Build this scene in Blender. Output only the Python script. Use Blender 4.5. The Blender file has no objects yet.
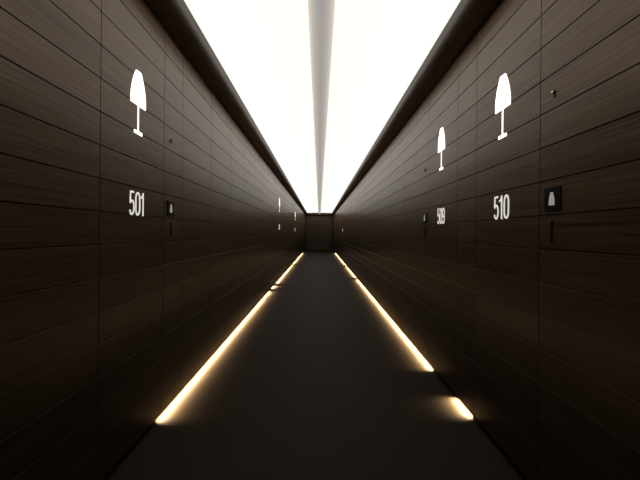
import bpy, bmesh, math, random
from mathutils import Matrix, Vector
random.seed(7)
SC = bpy.context.scene
COL = SC.collection

# ------------------------------------------------------------------ measures
W = 1.15            # half width of the corridor
CAM = 1.388         # eye height
ROW = 0.1514 * W    # plank height incl. joint
SEAM0 = CAM + 0.091 * W
TOP = SEAM0 + 8 * ROW           # foot of the soffit
END = 29.6
START = -1.6
KICK = 0.055        # plinth gap under the panels
SOFF = 0.985    # inner edge of the soffit
GAP = 0.0056         # joint width between rows
VGAP = 0.004

LED, LED_SPREAD, LED_TILT = 42, 98, 52
WASH, WASH_SPREAD, WASH_TILT = 275, 80, 10  # added lights that brighten the upper walls

# ------------------------------------------------------------------ helpers
def link(name, bm, mat, parent=None, smooth=False):
    me = bpy.data.meshes.new(name)
    bmesh.ops.recalc_face_normals(bm, faces=bm.faces)
    bm.to_mesh(me); bm.free()
    for m in (mat if isinstance(mat, (list, tuple)) else [mat]):
        me.materials.append(m)
    if smooth:
        for p in me.polygons: p.use_smooth = True
    o = bpy.data.objects.new(name, me)
    COL.objects.link(o)
    if parent: o.parent = parent
    return o

def tag(o, label, cat, group=None, kind=None):
    o['label'] = label; o['category'] = cat
    if group: o['group'] = group
    if kind: o['kind'] = kind
    return o

def empty(name, loc, rz, label, cat, group=None):
    o = bpy.data.objects.new(name, None); COL.objects.link(o)
    o.empty_display_size = 0.05
    o.location = loc; o.rotation_euler = (0, 0, rz)
    return tag(o, label, cat, group)

def box(bm, x0, x1, y0, y1, z0, z1, mi=0):
    v = [bm.verts.new(p) for p in ((x0,y0,z0),(x1,y0,z0),(x1,y1,z0),(x0,y1,z0),
                                   (x0,y0,z1),(x1,y0,z1),(x1,y1,z1),(x0,y1,z1))]
    for f in ((0,3,2,1),(4,5,6,7),(0,1,5,4),(1,2,6,5),(2,3,7,6),(3,0,4,7)):
        bm.faces.new([v[i] for i in f]).material_index = mi

def plank(bm, side, y0, y1, z0, z1, t=0.016, c=0.0006):
    """one board on a side wall, its face at |x| = W, edges chamfered"""
    f = side * W; b = side * (W + t); e = side * (W + c)
    def ring(x, d):
        return [bm.verts.new(p) for p in ((x,y0+d,z0+d),(x,y1-d,z0+d),(x,y1-d,z1-d),(x,y0+d,z1-d))]
    r0, r1, r2 = ring(f, c), ring(e, 0), ring(b, 0)
    bm.faces.new(r0)
    for a, q in ((r0, r1), (r1, r2)):
        for i in range(4):
            bm.faces.new((a[i], a[(i+1)%4], q[(i+1)%4], q[i]))
    bm.faces.new(r2[::-1])

def poly_prism(bm, pts, d0, d1):
    """extrude an (u, v) outline; local x = u, z = v, from y=-d0 to y=-d1"""
    a = [bm.verts.new((u, -d0, v)) for u, v in pts]
    b = [bm.verts.new((u, -d1, v)) for u, v in pts]
    bm.faces.new(a); bm.faces.new(b[::-1])
    n = len(pts)
    for i in range(n):
        bm.faces.new((a[i], a[(i+1)%n], b[(i+1)%n], b[i]))

def ribbon(bm, pts, w, d0, d1, closed=False):
    """stroke of width w along (u, v) points, as a raised strip"""
    n = len(pts); L = []; R = []
    for i in range(n):
        if closed:
            p, q = Vector(pts[i-1]), Vector(pts[(i+1) % n])
        else:
            p, q = Vector(pts[max(i-1,0)]), Vector(pts[min(i+1,n-1)])
        t = (q - p).normalized(); nn = Vector((-t.y, t.x))
        sc = 1.0
        if not closed and 0 < i < n-1:
            t1 = (Vector(pts[i]) - p).normalized()
            sc = min(1.6, 1 / max(0.5, t1.dot(t)))
        L.append(Vector(pts[i]) + nn * w/2 * sc); R.append(Vector(pts[i]) - nn * w/2 * sc)
    def ring(l, d): return [bm.verts.new((p.x, -d, p.y)) for p in l]
    a, b, c, e = ring(L, d1), ring(R, d1), ring(L, d0), ring(R, d0)
    m = n if closed else n-1
    for i in range(m):
        j = (i+1) % n
        bm.faces.new((a[i], a[j], b[j], b[i]))
        bm.faces.new((c[i], c[j], e[j], e[i]))
        bm.faces.new((a[i], a[j], c[j], c[i]))
        bm.faces.new((b[i], b[j], e[j], e[i]))
    if not closed:
        bm.faces.new((a[0], b[0], e[0], c[0])); bm.faces.new((a[-1], b[-1], e[-1], c[-1]))

def lathe_y(bm, prof, n=16):
    """profile (r, depth) turned about the axis pointing out of the wall"""
    rings = []
    for r, d in prof:
        rings.append([bm.verts.new((r*math.cos(2*math.pi*k/n), -d, r*math.sin(2*math.pi*k/n))) for k in range(n)])
    for a, b in zip(rings, rings[1:]):
        for i in range(n):
            bm.faces.new((a[i], a[(i+1)%n], b[(i+1)%n], b[i]))
    bm.faces.new(rings[0]); bm.faces.new(rings[-1][::-1])

# ------------------------------------------------------------------ materials
def new_mat(name):
    m = bpy.data.materials.new(name); m.use_nodes = True
    nt = m.node_tree
    return m, nt, nt.nodes['Principled BSDF']

def plain(name, col, rough=0.5, metal=0.0, spec=0.5):
    m, nt, b = new_mat(name)
    b.inputs['Roughness'].default_value = rough
    b.inputs['Metallic'].default_value = metal
    b.inputs['Specular IOR Level'].default_value = spec
    n = nt.nodes.new('ShaderNodeTexNoise'); n.inputs['Scale'].default_value = 60
    r = nt.nodes.new('ShaderNodeValToRGB')
    r.color_ramp.elements[0].color = (*[c*0.88 for c in col], 1)
    r.color_ramp.elements[1].color = (*[min(1, c*1.12) for c in col], 1)
    tc = nt.nodes.new('ShaderNodeTexCoord')
    nt.links.new(tc.outputs['Object'], n.inputs['Vector'])
    nt.links.new(n.outputs['Fac'], r.inputs['Fac'])
    nt.links.new(r.outputs['Color'], b.inputs['Base Color'])
    return m

def glow(name, col, strength, base=(0.8, 0.8, 0.8)):
    m, nt, b = new_mat(name)
    b.inputs['Base Color'].default_value = (*base, 1)
    b.inputs['Roughness'].default_value = 0.6
    b.inputs['Emission Color'].default_value = (*col, 1)
    b.inputs['Emission Strength'].default_value = strength
    return m

def wood(name, dark, light, scale, rough=0.42, spec=0.5, vary=0.16, bump=0.06):
    m, nt, b = new_mat(name)
    N = nt.nodes.new; Lk = nt.links.new
    tc = N('ShaderNodeTexCoord')
    mp = N('ShaderNodeMapping'); mp.inputs['Scale'].default_value = scale
    Lk(tc.outputs['Object'], mp.inputs['Vector'])
    geo = N('ShaderNodeNewGeometry')
    off = N('ShaderNodeVectorMath'); off.operation = 'SCALE'
    cmb = N('ShaderNodeCombineXYZ')
    for k in range(3): Lk(geo.outputs['Random Per Island'], cmb.inputs[k])
    Lk(cmb.outputs[0], off.inputs[0]); off.inputs['Scale'].default_value = 37
    add = N('ShaderNodeVectorMath'); add.operation = 'ADD'
    Lk(mp.outputs[0], add.inputs[0]); Lk(off.outputs[0], add.inputs[1])
    n1 = N('ShaderNodeTexNoise'); n1.inputs['Scale'].default_value = 1.0
    n1.inputs['Detail'].default_value = 6; n1.inputs['Roughness'].default_value = 0.65
    Lk(add.outputs[0], n1.inputs['Vector'])
    r = N('ShaderNodeValToRGB')
    r.color_ramp.elements[0].position = 0.3; r.color_ramp.elements[1].position = 0.72
    r.color_ramp.elements[0].color = (*dark, 1); r.color_ramp.elements[1].color = (*light, 1)
    Lk(n1.outputs['Fac'], r.inputs['Fac'])
    mr = N('ShaderNodeMapRange')
    mr.inputs['To Min'].default_value = 1 - vary; mr.inputs['To Max'].default_value = 1 + vary
    Lk(geo.outputs['Random Per Island'], mr.inputs['Value'])
    hsv = N('ShaderNodeHueSaturation')
    Lk(mr.outputs[0], hsv.inputs['Value']); Lk(r.outputs['Color'], hsv.inputs['Color'])
    Lk(hsv.outputs['Color'], b.inputs['Base Color'])
    b.inputs['Specular IOR Level'].default_value = spec
    b.inputs['Specular Tint'].default_value = (1.0, 0.80, 0.60, 1)
    sr = N('ShaderNodeMapRange'); sr.inputs['From Min'].default_value = 0.3; sr.inputs['From Max'].default_value = 0.7
    sr.inputs['To Min'].default_value = spec*0.65; sr.inputs['To Max'].default_value = spec*1.35
    Lk(n1.outputs['Fac'], sr.inputs['Value']); Lk(sr.outputs[0], b.inputs['Specular IOR Level'])
    rr = N('ShaderNodeMapRange')
    rr.inputs['To Min'].default_value = rough - 0.06; rr.inputs['To Max'].default_value = rough + 0.06
    Lk(n1.outputs['Fac'], rr.inputs['Value']); Lk(rr.outputs[0], b.inputs['Roughness'])
    bp = N('ShaderNodeBump'); bp.inputs['Strength'].default_value = bump; bp.inputs['Distance'].default_value = 0.002
    Lk(n1.outputs['Fac'], bp.inputs['Height']); Lk(bp.outputs[0], b.inputs['Normal'])
    return m

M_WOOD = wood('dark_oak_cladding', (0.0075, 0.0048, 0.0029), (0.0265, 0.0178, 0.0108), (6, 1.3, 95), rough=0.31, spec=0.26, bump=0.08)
M_BACK = plain('black_joint', (0.006, 0.005, 0.004), 0.8)
M_SOFF = wood('dark_soffit', (0.014, 0.0100, 0.0072), (0.025, 0.018, 0.0130), (60, 2.0, 60), rough=0.5, spec=0.45)
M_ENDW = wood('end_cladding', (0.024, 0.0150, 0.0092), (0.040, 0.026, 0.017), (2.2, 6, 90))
M_FLOOR = wood('dark_carpet', (0.0120, 0.0082, 0.0050), (0.0240, 0.0165, 0.0102), (5, 160, 8), rough=0.7, spec=0.10, vary=0, bump=0.3)
M_MEMB = glow('lit_membrane', (1.0, 0.97, 0.93), 1.02, (0.12, 0.12, 0.12))
M_RIDGE = glow('ridge_fabric_glow', (1.0, 0.94, 0.88), 0.36, (0.03, 0.03, 0.03))  # weak emission stands in for ceiling light falling on and through the ridge
M_SIGN = glow('sign_glow', (1.0, 0.97, 0.92), 1.3)
M_UNLIT = plain('sign_unlit', (0.05, 0.045, 0.04), 0.5)
M_DIGIT = glow('digit_glow', (1.0, 0.97, 0.90), 0.55, (0.3, 0.3, 0.3))
M_LED = glow('warm_led', (1.0, 0.74, 0.40), 1.5)
M_PLATE = plain('black_glass_plate', (0.003, 0.003, 0.0035), 0.25, 0, 0.15)
M_ICON = glow('icon_glow', (0.9, 0.92, 0.9), 0.20, (0.08, 0.08, 0.08))
M_METAL = plain('dark_bronze', (0.022, 0.018, 0.015), 0.4, 0.6, 0.3)
M_LIT_TIP = plain('lit_tip_metal', (0.45, 0.43, 0.41), 0.3, 1.0)  # paler metal painted in for light catching the tip of a dark peg
M_SHELL = plain('black_shell', (0.01, 0.009, 0.008), 0.8)

# ------------------------------------------------------------------ doors and columns
def zpx(off): return 425.5 / off
def span(a, b, n): return [a + (b-a)*i/n for i in range(n+1)]
L_SEAMS = [START, -0.76, 0.08, 0.95, 1.934, 2.727, 3.093, 3.906, 4.753, 5.617, 6.50, 7.38, 8.27, 9.15, 9.78,
           10.20, 11.00, 11.37] + span(11.37, 16.73, 6)[1:] + [17.10, 17.90, 18.27] + span(18.27, END, 10)[1:]
R_SEAMS = [START, -0.76, 0.08, 0.95, 1.934, 2.727, 3.270 - 0.177, 3.906, 5.02, 5.95, 6.95, 7.80, 8.65, 9.50, 10.35, 11.20, 12.05] \
          + span(12.05, 17.60, 6)[1:] + [17.97, 18.77, 19.14] + span(19.14, END, 9)[1:]
DOORS = [  # number, side, y0, y1, side of the switch strip (+1 farther / -1 nearer)
    ('501', -1, 1.934, 2.727, 1), ('510', 1, 1.934, 2.727, -1), ('509', 1, 3.093, 3.906, 1),
    ('502', -1, 10.20, 11.00, 1), ('503', -1, 17.10, 17.90, 1), ('508', 1, 17.97, 18.77, -1)]

def rows():
    zs = [TOP - k*ROW for k in range(0, 17)]
    out = []
    for k in range(16):
        z1, z0 = zs[k], zs[k+1]
        if k == 15: z0 = KICK - GAP/2
        out.append((z0 + GAP/2, z1 - (0 if k == 0 else GAP/2)))
    return out
ROWS = rows()

def build_wall(side, seams, name, label):
    bm = bmesh.new()
    for y0, y1 in zip(seams, seams[1:]):
        if any(s == side and abs(a-y0) < 0.05 for _, s, a, b, _ in DOORS): continue
        for z0, z1 in ROWS: plank(bm, side, y0+VGAP/2, y1-VGAP/2, z0, z1)
    o = link(name, bm, M_WOOD)
    tag(o, label, 'wall', kind='structure')
    b = bmesh.new()
    xs = sorted((side*(W+0.0165), side*(W+0.12))); box(b, xs[0], xs[1], START, END, KICK, TOP+0.2)
    xs = sorted((side*(W+0.06), side*(W+0.12))); box(b, xs[0], xs[1], START, END, 0, KICK)
    link('backing', b, M_BACK, o)
build_wall(-1, L_SEAMS, 'wall_left', 'left corridor wall clad in dark horizontal wooden boards')
build_wall(1, R_SEAMS, 'wall_right', 'right corridor wall clad in dark horizontal wooden boards')

DLAB = {'501': 'flush dark wood door bearing 501 on the left wall', '510': 'flush dark wood door bearing 510, nearest on the right',
        '509': 'flush dark wood door bearing 509 beyond door 510', '502': 'distant flush wood door halfway along the left wall',
        '503': 'farthest flush wood door on the left wall', '508': 'far flush wood door near the right wall end'}
for i, (num, side, y0, y1, _) in enumerate(DOORS):
    bm = bmesh.new()
    for z0, z1 in ROWS: plank(bm, side, y0+VGAP*0.8, y1-VGAP*0.8, z0, z1)
    tag(link('door_%d' % (i+1), bm, M_WOOD), DLAB[num], 'door', kind='structure')

# end wall, back wall, floor, ceiling shell
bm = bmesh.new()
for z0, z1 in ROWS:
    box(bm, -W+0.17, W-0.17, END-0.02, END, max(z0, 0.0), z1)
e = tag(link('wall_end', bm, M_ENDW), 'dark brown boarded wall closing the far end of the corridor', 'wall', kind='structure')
b = bmesh.new(); box(b, -W-0.12, W+0.12, END, END+0.1, 0, TOP+0.2); link('backing', b, M_BACK, e)
for i, s in enumerate((-1, 1)):
    b = bmesh.new(); xs = sorted((s*(W-0.165), s*(W-0.002))); box(b, xs[0], xs[1], END-0.16, END-0.001, 0, TOP-0.001)
    tag(link('trim_%d' % (i+1), b, M_BACK), 'black corner post at the far end, %s side' % ('left' if s < 0 else 'right'), 'trim', kind='structure')
b = bmesh.new(); box(b, -W-0.12, W+0.12, START-0.1, START, 0, TOP+0.2)
tag(link('wall_back', b, M_WOOD), 'dark wall behind the viewer', 'wall', kind='structure')
b = bmesh.new(); box(b, -W-0.12, W+0.12, START-0.1, END+0.1, -0.1, 0)
tag(link('floor', b, M_FLOOR), 'very dark brown corridor floor', 'floor', kind='structure')
b = bmesh.new(); box(b, -W-0.12, W+0.12, START-0.1, END+0.1, TOP+0.2, TOP+0.3)
tag(link('ceiling', b, M_SHELL), 'dark slab above the glowing ceiling', 'ceiling', kind='structure')

# soffits : flat along the wall, rolling up into the light along the inner edge
LIP = 0.16; LIPH = 0.10
for i, s in enumerate((-1, 1)):
    prof = [(W+0.0, TOP+0.001)]
    for k in range(13):
        a = math.pi/2 * k/12
        prof.append((SOFF + LIP*(1-math.sin(a)), TOP+0.001 + LIPH*(1-math.cos(a))))
    prof += [(SOFF, TOP+0.165), (W+0.0, TOP+0.165)]
    bm = bmesh.new()
    ys = [START + (END-START)*k/34 for k in range(35)]
    for y0, y1 in zip(ys, ys[1:]):
        a = [bm.verts.new((s*x, y0+0.002, z)) for x, z in prof]
        c = [bm.verts.new((s*x, y1-0.002, z)) for x, z in prof]
        bm.faces.new(a); bm.faces.new(c[::-1]); n = len(prof)
        for k in range(n):
            bm.faces.new((a[k], a[(k+1)%n], c[(k+1)%n], c[k]))
    tag(link('trim_%d' % (i+3), bm, M_SOFF), 'dark rounded soffit running above the %s wall' % ('left' if s < 0 else 'right'), 'soffit', kind='structure')

# dropped edge above the end wall, its lower corner rolled like the soffits
bm = bmesh.new(); pr = [(END-0.001, TOP+0.15), (END-0.25, TOP+0.15)]
for k in range(9):
    a = math.pi/2*k/8; pr.append((END-0.13-0.12*math.cos(a), TOP+0.06-0.12*math.sin(a)))
pr.append((END-0.001, TOP-0.06))
a = [bm.verts.new((-W+0.002, y, z)) for y, z in pr]; c = [bm.verts.new((W-0.002, y, z)) for y, z in pr]
bm.faces.new(a); bm.faces.new(c[::-1])
for k in range(len(pr)):
    j = (k+1) % len(pr); bm.faces.new((a[k], a[j], c[j], c[k]))
tag(link('trim_6', bm, M_SOFF), 'dark dropped edge above the far end wall', 'trim', kind='structure')

# ridge between the two glowing sheets
RW, RD = 0.098, 0.10
MZ = TOP + 0.16
bm = bmesh.new()
pr = []
for k in range(17):
    a = math.pi * k/16
    pr.append((-RW*math.cos(a), MZ - RD*math.sin(a)))
pr = [(-RW, MZ+0.02)] + pr + [(RW, MZ+0.02)]
a = [bm.verts.new((x, START, z)) for x, z in pr]; c = [bm.verts.new((x, END, z)) for x, z in pr]
bm.faces.new(a); bm.faces.new(c[::-1])
for k in range(len(pr)):
    j = (k+1) % len(pr); bm.faces.new((a[k], a[j], c[j], c[k]))
tag(link('trim_5', bm, M_RIDGE, smooth=False), 'rounded grey ridge along the middle of the glowing ceiling', 'trim', kind='structure')

# glowing stretched sheets
for s, w_ in ((-1, 'left'), (1, 'right')):
    b = bmesh.new(); xs = sorted((s*(RW+0.001), s*(SOFF-0.001)))
    box(b, xs[0], xs[1], START, END-0.001, MZ, MZ+0.02)
    o = link('ceiling_light_panel', b, M_MEMB)
    tag(o, 'long white glowing ceiling panel %s of the grey central ridge' % w_, 'ceiling light', 'glowing ceiling panels')

# ------------------------------------------------------------------ plinth lights
LEDS = [(-1, START, 1.80, 'warm floor light under the left wall before door 501, at the bottom edge'),
        (-1, 2.72, 8.80, 'long warm floor light under the left wall just past door 501'),
        (-1, 9.20, 9.72, 'short warm floor light between two dark breaks along the left wall'),
        (-1, 10.2, 15.85, 'distant warm floor light under the left wall beyond the short one'),
        (-1, 16.5, 26.0, 'farthest warm floor light under the left wall, ending at the far wall'),
        (1, START, 1.80, 'warm floor light under the right wall before door 510, at the bottom edge'),
        (1, 2.82, 3.14, 'shortest floor light, a bright spot under the right wall beside door 510'),
        (1, 3.79, 11.2, 'long warm floor light under the right wall starting below door 509'),
        (1, 11.7, 15.55, 'distant warm floor light under the right wall beyond the long one'),
        (1, 16.2, 26.0, 'farthest warm floor light under the right wall, ending at the far wall')]
for s, y0, y1, lab in LEDS:
    t = empty('floor_light', (s*(W+0.044), (y0+y1)/2, 0), 0, lab, 'floor light', 'recessed lights along the foot of the walls')
    h = (y1-y0)/2
    b = bmesh.new(); box(b, -0.013, 0.013, -h, h, KICK-0.003, KICK); link('housing', b, M_METAL, t)
    b = bmesh.new()
    # lens leaning towards the corridor, behind the lower edge of the boards
    v = [b.verts.new(p) for p in ((s*0.012,-h+0.004,KICK-0.012),(s*-0.004,-h+0.004,KICK-0.004),(s*0.012,-h+0.004,KICK-0.004))]
    q = [b.verts.new((p.co.x, h-0.004, p.co.z)) for p in v]
    b.faces.new(v); b.faces.new(q[::-1])
    for k in range(3): b.faces.new((v[k], v[(k+1)%3], q[(k+1)%3], q[k]))
    link('diffuser', b, M_LED, t)
    ld = bpy.data.lights.new('led_line', 'AREA'); ld.shape = 'RECTANGLE'
    ld.size = y1-y0-0.01; ld.size_y = 0.008; ld.energy = LED*(y1-y0); ld.color = (1.0, 0.77, 0.47)
    ld.spread = math.radians(LED_SPREAD)
    o = bpy.data.objects.new('led_line', ld); COL.objects.link(o); o.parent = t
    d = Vector((-s*math.cos(math.radians(LED_TILT)), 0, -math.sin(math.radians(LED_TILT))))
    xa = Vector((0, 1, 0)); za = -d; ya = za.cross(xa)
    m = Matrix((xa, ya, za)).transposed().to_4x4(); m.translation = (-s*0.006, 0, KICK-0.013)
    o.matrix_local = m

# added lamps on each soffit's inner face, washing the top of the opposite wall
for s, w_ in ((-1, 'left'), (1, 'right')):
    ld = bpy.data.lights.new('added_wash_light', 'AREA'); ld.shape = 'RECTANGLE'
    ld.size = END-1.05; ld.size_y = 0.03; ld.energy = WASH; ld.color = (1.0, 0.80, 0.60)
    ld.spread = math.radians(WASH_SPREAD)
    o = bpy.data.objects.new('added_wash_light', ld); COL.objects.link(o)
    d = Vector((-s*math.cos(math.radians(WASH_TILT)), 0, -math.sin(math.radians(WASH_TILT))))
    xa = Vector((0, 1, 0)); za = -d; ya = za.cross(xa)
    m = Matrix((xa, ya, za)).transposed().to_4x4()
    m.translation = (s*(SOFF-0.006), (1.0+END-0.05)/2, TOP+0.13)
    o.matrix_world = m
    tag(o, 'thin added wash light along the inner edge of the %s soffit' % w_, 'cove light', 'added wash lights')

# ------------------------------------------------------------------ signs
def arc(cx, cy, rx, ry, a0, a1, n):
    return [(cx + rx*math.cos(math.radians(a0+(a1-a0)*k/n)), cy + ry*math.sin(math.radians(a0+(a1-a0)*k/n))) for k in range(n+1)]
DW, DH, ST = 0.062, 0.149, 0.0115      # numeral width, height, stroke
def digit_bm(ch):
    bm = bmesh.new(); w, h, q = DW-ST, DH-ST, 0.5
    D0, D1 = -0.003, 0.004
    if ch == '0':
        pts = arc(0, h*0.72, w/2, h*0.28, 0, 180, 12) + arc(0, h*0.28, w/2, h*0.28, 180, 360, 12)
        ribbon(bm, pts, ST, D0, D1, True)
    elif ch == '1':
        ribbon(bm, [(-0.022, h*0.78), (-0.006, h*0.83), (0.006, h*0.93), (0.008, h+ST/2)], ST*0.8, D0, D1-0.0004)
        ribbon(bm, [(0.010, -ST/2), (0.010, h+ST/2)], ST, D0, D1)
    elif ch == '5':
        ribbon(bm, [(w*0.46, h), (-w*0.32, h)], ST, D0, D1)
        ribbon(bm, [(-w*0.34, h+ST/2), (-w*0.42, h*0.50)], ST*0.95, D0, D1-0.0003)
        ribbon(bm, [(-w*0.45, h*0.50)] + arc(0, h*0.31, w/2, h*0.30, 130, -90, 16) + arc(0, h*0.24, w/2, h*0.24, -95, -168, 6), ST, D0, D1-0.0006)
    elif ch in '69':
        f = 1 if ch == '9' else -1
        def T(p): return p if f == 1 else (-p[0], h-p[1])
        ribbon(bm, [T(p) for p in arc(0, h*0.70, w/2, h*0.30, 0, 360, 24)[:-1]], ST, D0, D1, True)
        ribbon(bm, [T(p) for p in [(w/2, h*0.70), (w*0.5, h*0.32)] + arc(0, h*0.24, w/2, h*0.24, -5, -165, 10)], ST, D0, D1-0.0004)
    elif ch == '2':
        ribbon(bm, arc(0, h*0.70, w/2, h*0.30, 165, -25, 14) + [(w*0.1, h*0.32), (-w*0.42, h*0.02)], ST, D0, D1)
        ribbon(bm, [(-w/2-ST*0.3, 0), (w/2+ST*0.4, 0)], ST, D0, D1-0.0004)
    elif ch == '3':
        ribbon(bm, arc(0, h*0.75, w/2, h*0.25, 165, -75, 14), ST, D0, D1)
        ribbon(bm, arc(0, h*0.27, w/2, h*0.27, 80, -165, 16), ST, D0, D1-0.0004)
    elif ch == '8':
        ribbon(bm, arc(0, h*0.76, w*0.45, h*0.24, 0, 360, 20)[:-1], ST, D0, D1, True)
        ribbon(bm, arc(0, h*0.26, w/2, h*0.26, 0, 360, 20)[:-1], ST, D0, D1-0.0004, True)
    return bm

def rot(side): return math.pi/2 if side < 0 else -math.pi/2
WHERE = {'501': 'on the nearest left door', '510': 'on the nearest right door', '509': 'on the second right door',
         '502': 'on the distant left door', '503': 'on the farthest left door', '508': 'on the far right door'}

NUML = {'501': 'white room number 501 on the dark door at left', '510': 'white room number 510 on the nearest door at right',
        '509': 'white room number 509 on the second door at right', '502': 'tiny distant white room number halfway down the left wall',
        '503': 'farthest tiny white room number on the left wall', '508': 'faint far white room number near the right wall end'}
LAMPL = {'501': 'glowing white table lamp pictogram above the number 501', '510': 'largest glowing lamp pictogram on the right wall, above 510',
         '509': 'narrow glowing lamp pictogram above the number 509', '502': 'tiny distant lamp pictogram halfway down the left wall',
         '503': 'farthest tiny lamp pictogram on the left wall', '508': 'unlit far lamp pictogram near the right wall end'}
PLATEL = {'501': 'black square switch plate to the right of number 501', '510': 'black square switch plate with grey figure right of 510',
          '509': 'dark switch plate seen edge on, left of number 509', '502': 'distant dark switch plate beside the halfway left door',
          '503': 'farthest dark switch plate on the left wall', '508': 'far dark switch plate near the right wall end'}
PEGL = {'501': 'small dark peg on the left wall, above the switch plate by 501', '510': 'small peg with a bright tip on the right wall above the plate by 510',
        '509': 'small dark peg left of the lamp pictogram above 509', '502': 'tiny peg beside the halfway left door',
        '503': 'tiny peg beside the farthest left door', '508': 'tiny peg beside the far right door'}
PULLL = {'501': 'slim dark vertical pull under the switch plate by 501', '510': 'slim dark vertical pull with a glint under the plate by 510',
         '509': 'slim dark vertical pull under the plate by 509', '502': 'slim dark pull beside the halfway left door',
         '503': 'slim dark pull beside the farthest left door', '508': 'slim dark pull beside the far right door'}

for num, side, y0, y1, st in DOORS:
    yc = (y0+y1)/2; x = side*W; r = rot(side)
    # ---- lamp pictogram
    t = empty('lamp_sign', (x, yc, CAM+0.613), r, LAMPL[num], 'sign', 'lamp pictograms on the doors')
    ms = M_UNLIT if num == '508' else M_SIGN
    bm = bmesh.new(); N = 14; hw = lambda k: 0.030 + 0.064*math.sin(min(1, k/N*1.12)*math.pi/2)**0.85
    zt, zb = 0.395, 0.180
    pts = [(-hw(k), zt + (zb-zt)*k/N) for k in range(N+1)] + [(hw(k), zt + (zb-zt)*k/N) for k in range(N, -1, -1)]
    poly_prism(bm, pts, 0, 0.006); link('shade', bm, ms, t)
    bm = bmesh.new(); poly_prism(bm, [(-0.0042, 0.020), (0.0042, 0.020), (0.0042, 0.181), (-0.0042, 0.181)], 0, 0.005); link('stem', bm, ms, t)
    bm = bmesh.new(); poly_prism(bm, [(-0.049, 0), (0.049, 0), (0.049, 0.020), (-0.049, 0.020)], 0, 0.006); link('base', bm, ms, t)
    # ---- room number
    t = empty('room_number', (x, yc, CAM+0.102), r, NUML[num], 'sign', 'room numbers on the doors')
    us = (-0.066, 0.006, 0.066) if num[2] == '1' else ((-0.074, -0.012, 0.056) if num[1] == '1' else (-0.070, 0.0, 0.070))
    for ch, u in zip(num, us):
        bm = digit_bm(ch)
        bmesh.ops.translate(bm, verts=bm.verts, vec=(u, 0, ST/2))
        link('digit', bm, M_DIGIT, t)
    # ---- switch plate, peg and pull on the strip beside the door
    yp = (y1 + 0.122) if st > 0 else (y0 - 0.112)
    t = empty('switch_plate', (x, yp, CAM+0.181), r, PLATEL[num], 'switch', 'switch plates beside the doors')
    bm = bmesh.new(); poly_prism(bm, [(-0.062,-0.057),(0.062,-0.057),(0.062,0.057),(-0.062,0.057)], 0, 0.007)
    link('plate', bm, M_PLATE, t)
    bm = bmesh.new()
    half = [(0.009,0.033),(0.012,0.029),(0.012,0.021),(0.017,0.013),(0.021,-0.004),(0.022,-0.031)]
    poly_prism(bm, [(u, v) for u, v in half] + [(-u, v) for u, v in half[::-1]], 0.007, 0.0085)
    link('figure', bm, M_ICON, t)
    t = empty('wall_peg', (x, yp, CAM+0.701), r, PEGL[num], 'peg', 'pegs beside the doors')
    bm = bmesh.new(); poly_prism(bm, [(0.008*math.cos(a), 0.008*math.sin(a)+0.006) for a in [math.pi*k/8 for k in range(9)]] + [(0.008*math.cos(a), 0.008*math.sin(a)-0.012) for a in [math.pi+math.pi*k/8 for k in range(9)]], 0, 0.006); link('mount', bm, M_METAL, t)
    bm = bmesh.new(); lathe_y(bm, [(0.005, 0.006), (0.0075, 0.008), (0.0075, 0.011), (0.005, 0.013)]); bmesh.ops.translate(bm, verts=bm.verts, vec=(0, 0, 0.006)); link('tip', bm, M_LIT_TIP if num == '510' else M_METAL, t, True)
    t = empty('wall_pull', (x, yp+0.005, CAM), r, PULLL[num], 'handle', 'pulls beside the doors')
    bm = bmesh.new(); lathe_y(bm, [(0.011, 0), (0.011, 0.012), (0.008, 0.014)])
    bmesh.ops.translate(bm, verts=bm.verts, vec=(0, 0, 0.068)); link('boss', bm, M_METAL, t, True)
    bm = bmesh.new(); poly_prism(bm, [(-0.004,-0.035),(0.004,-0.035),(0.004,0.055),(-0.004,0.055)], 0, 0.012); link('bar', bm, M_METAL, t)

# ------------------------------------------------------------------ world and camera
w = bpy.data.worlds.new('world'); SC.world = w; w.use_nodes = True
w.node_tree.nodes['Background'].inputs[0].default_value = (0, 0, 0, 1)

cd = bpy.data.cameras.new('camera'); cam = bpy.data.objects.new('camera', cd); COL.objects.link(cam)
cd.sensor_width = 36; cd.lens = 370/640*36
cd.shift_x = 0.7/640; cd.shift_y = -6.5/640
cd.clip_start = 0.02
cam.matrix_world = Matrix.Translation((0, 0, CAM)) @ Matrix.Rotation(math.radians(90), 4, 'X') @ Matrix.Rotation(math.radians(0.55), 4, 'Z')
SC.camera = cam

vs = SC.view_settings
vs.view_transform = 'Standard'; vs.look = 'None'; vs.gamma = 1; vs.use_curve_mapping = False
vs.exposure = 0.0
SC.cycles.use_denoising = True
SC.cycles.max_bounces = 8
SC.cycles.sample_clamp_indirect = 3
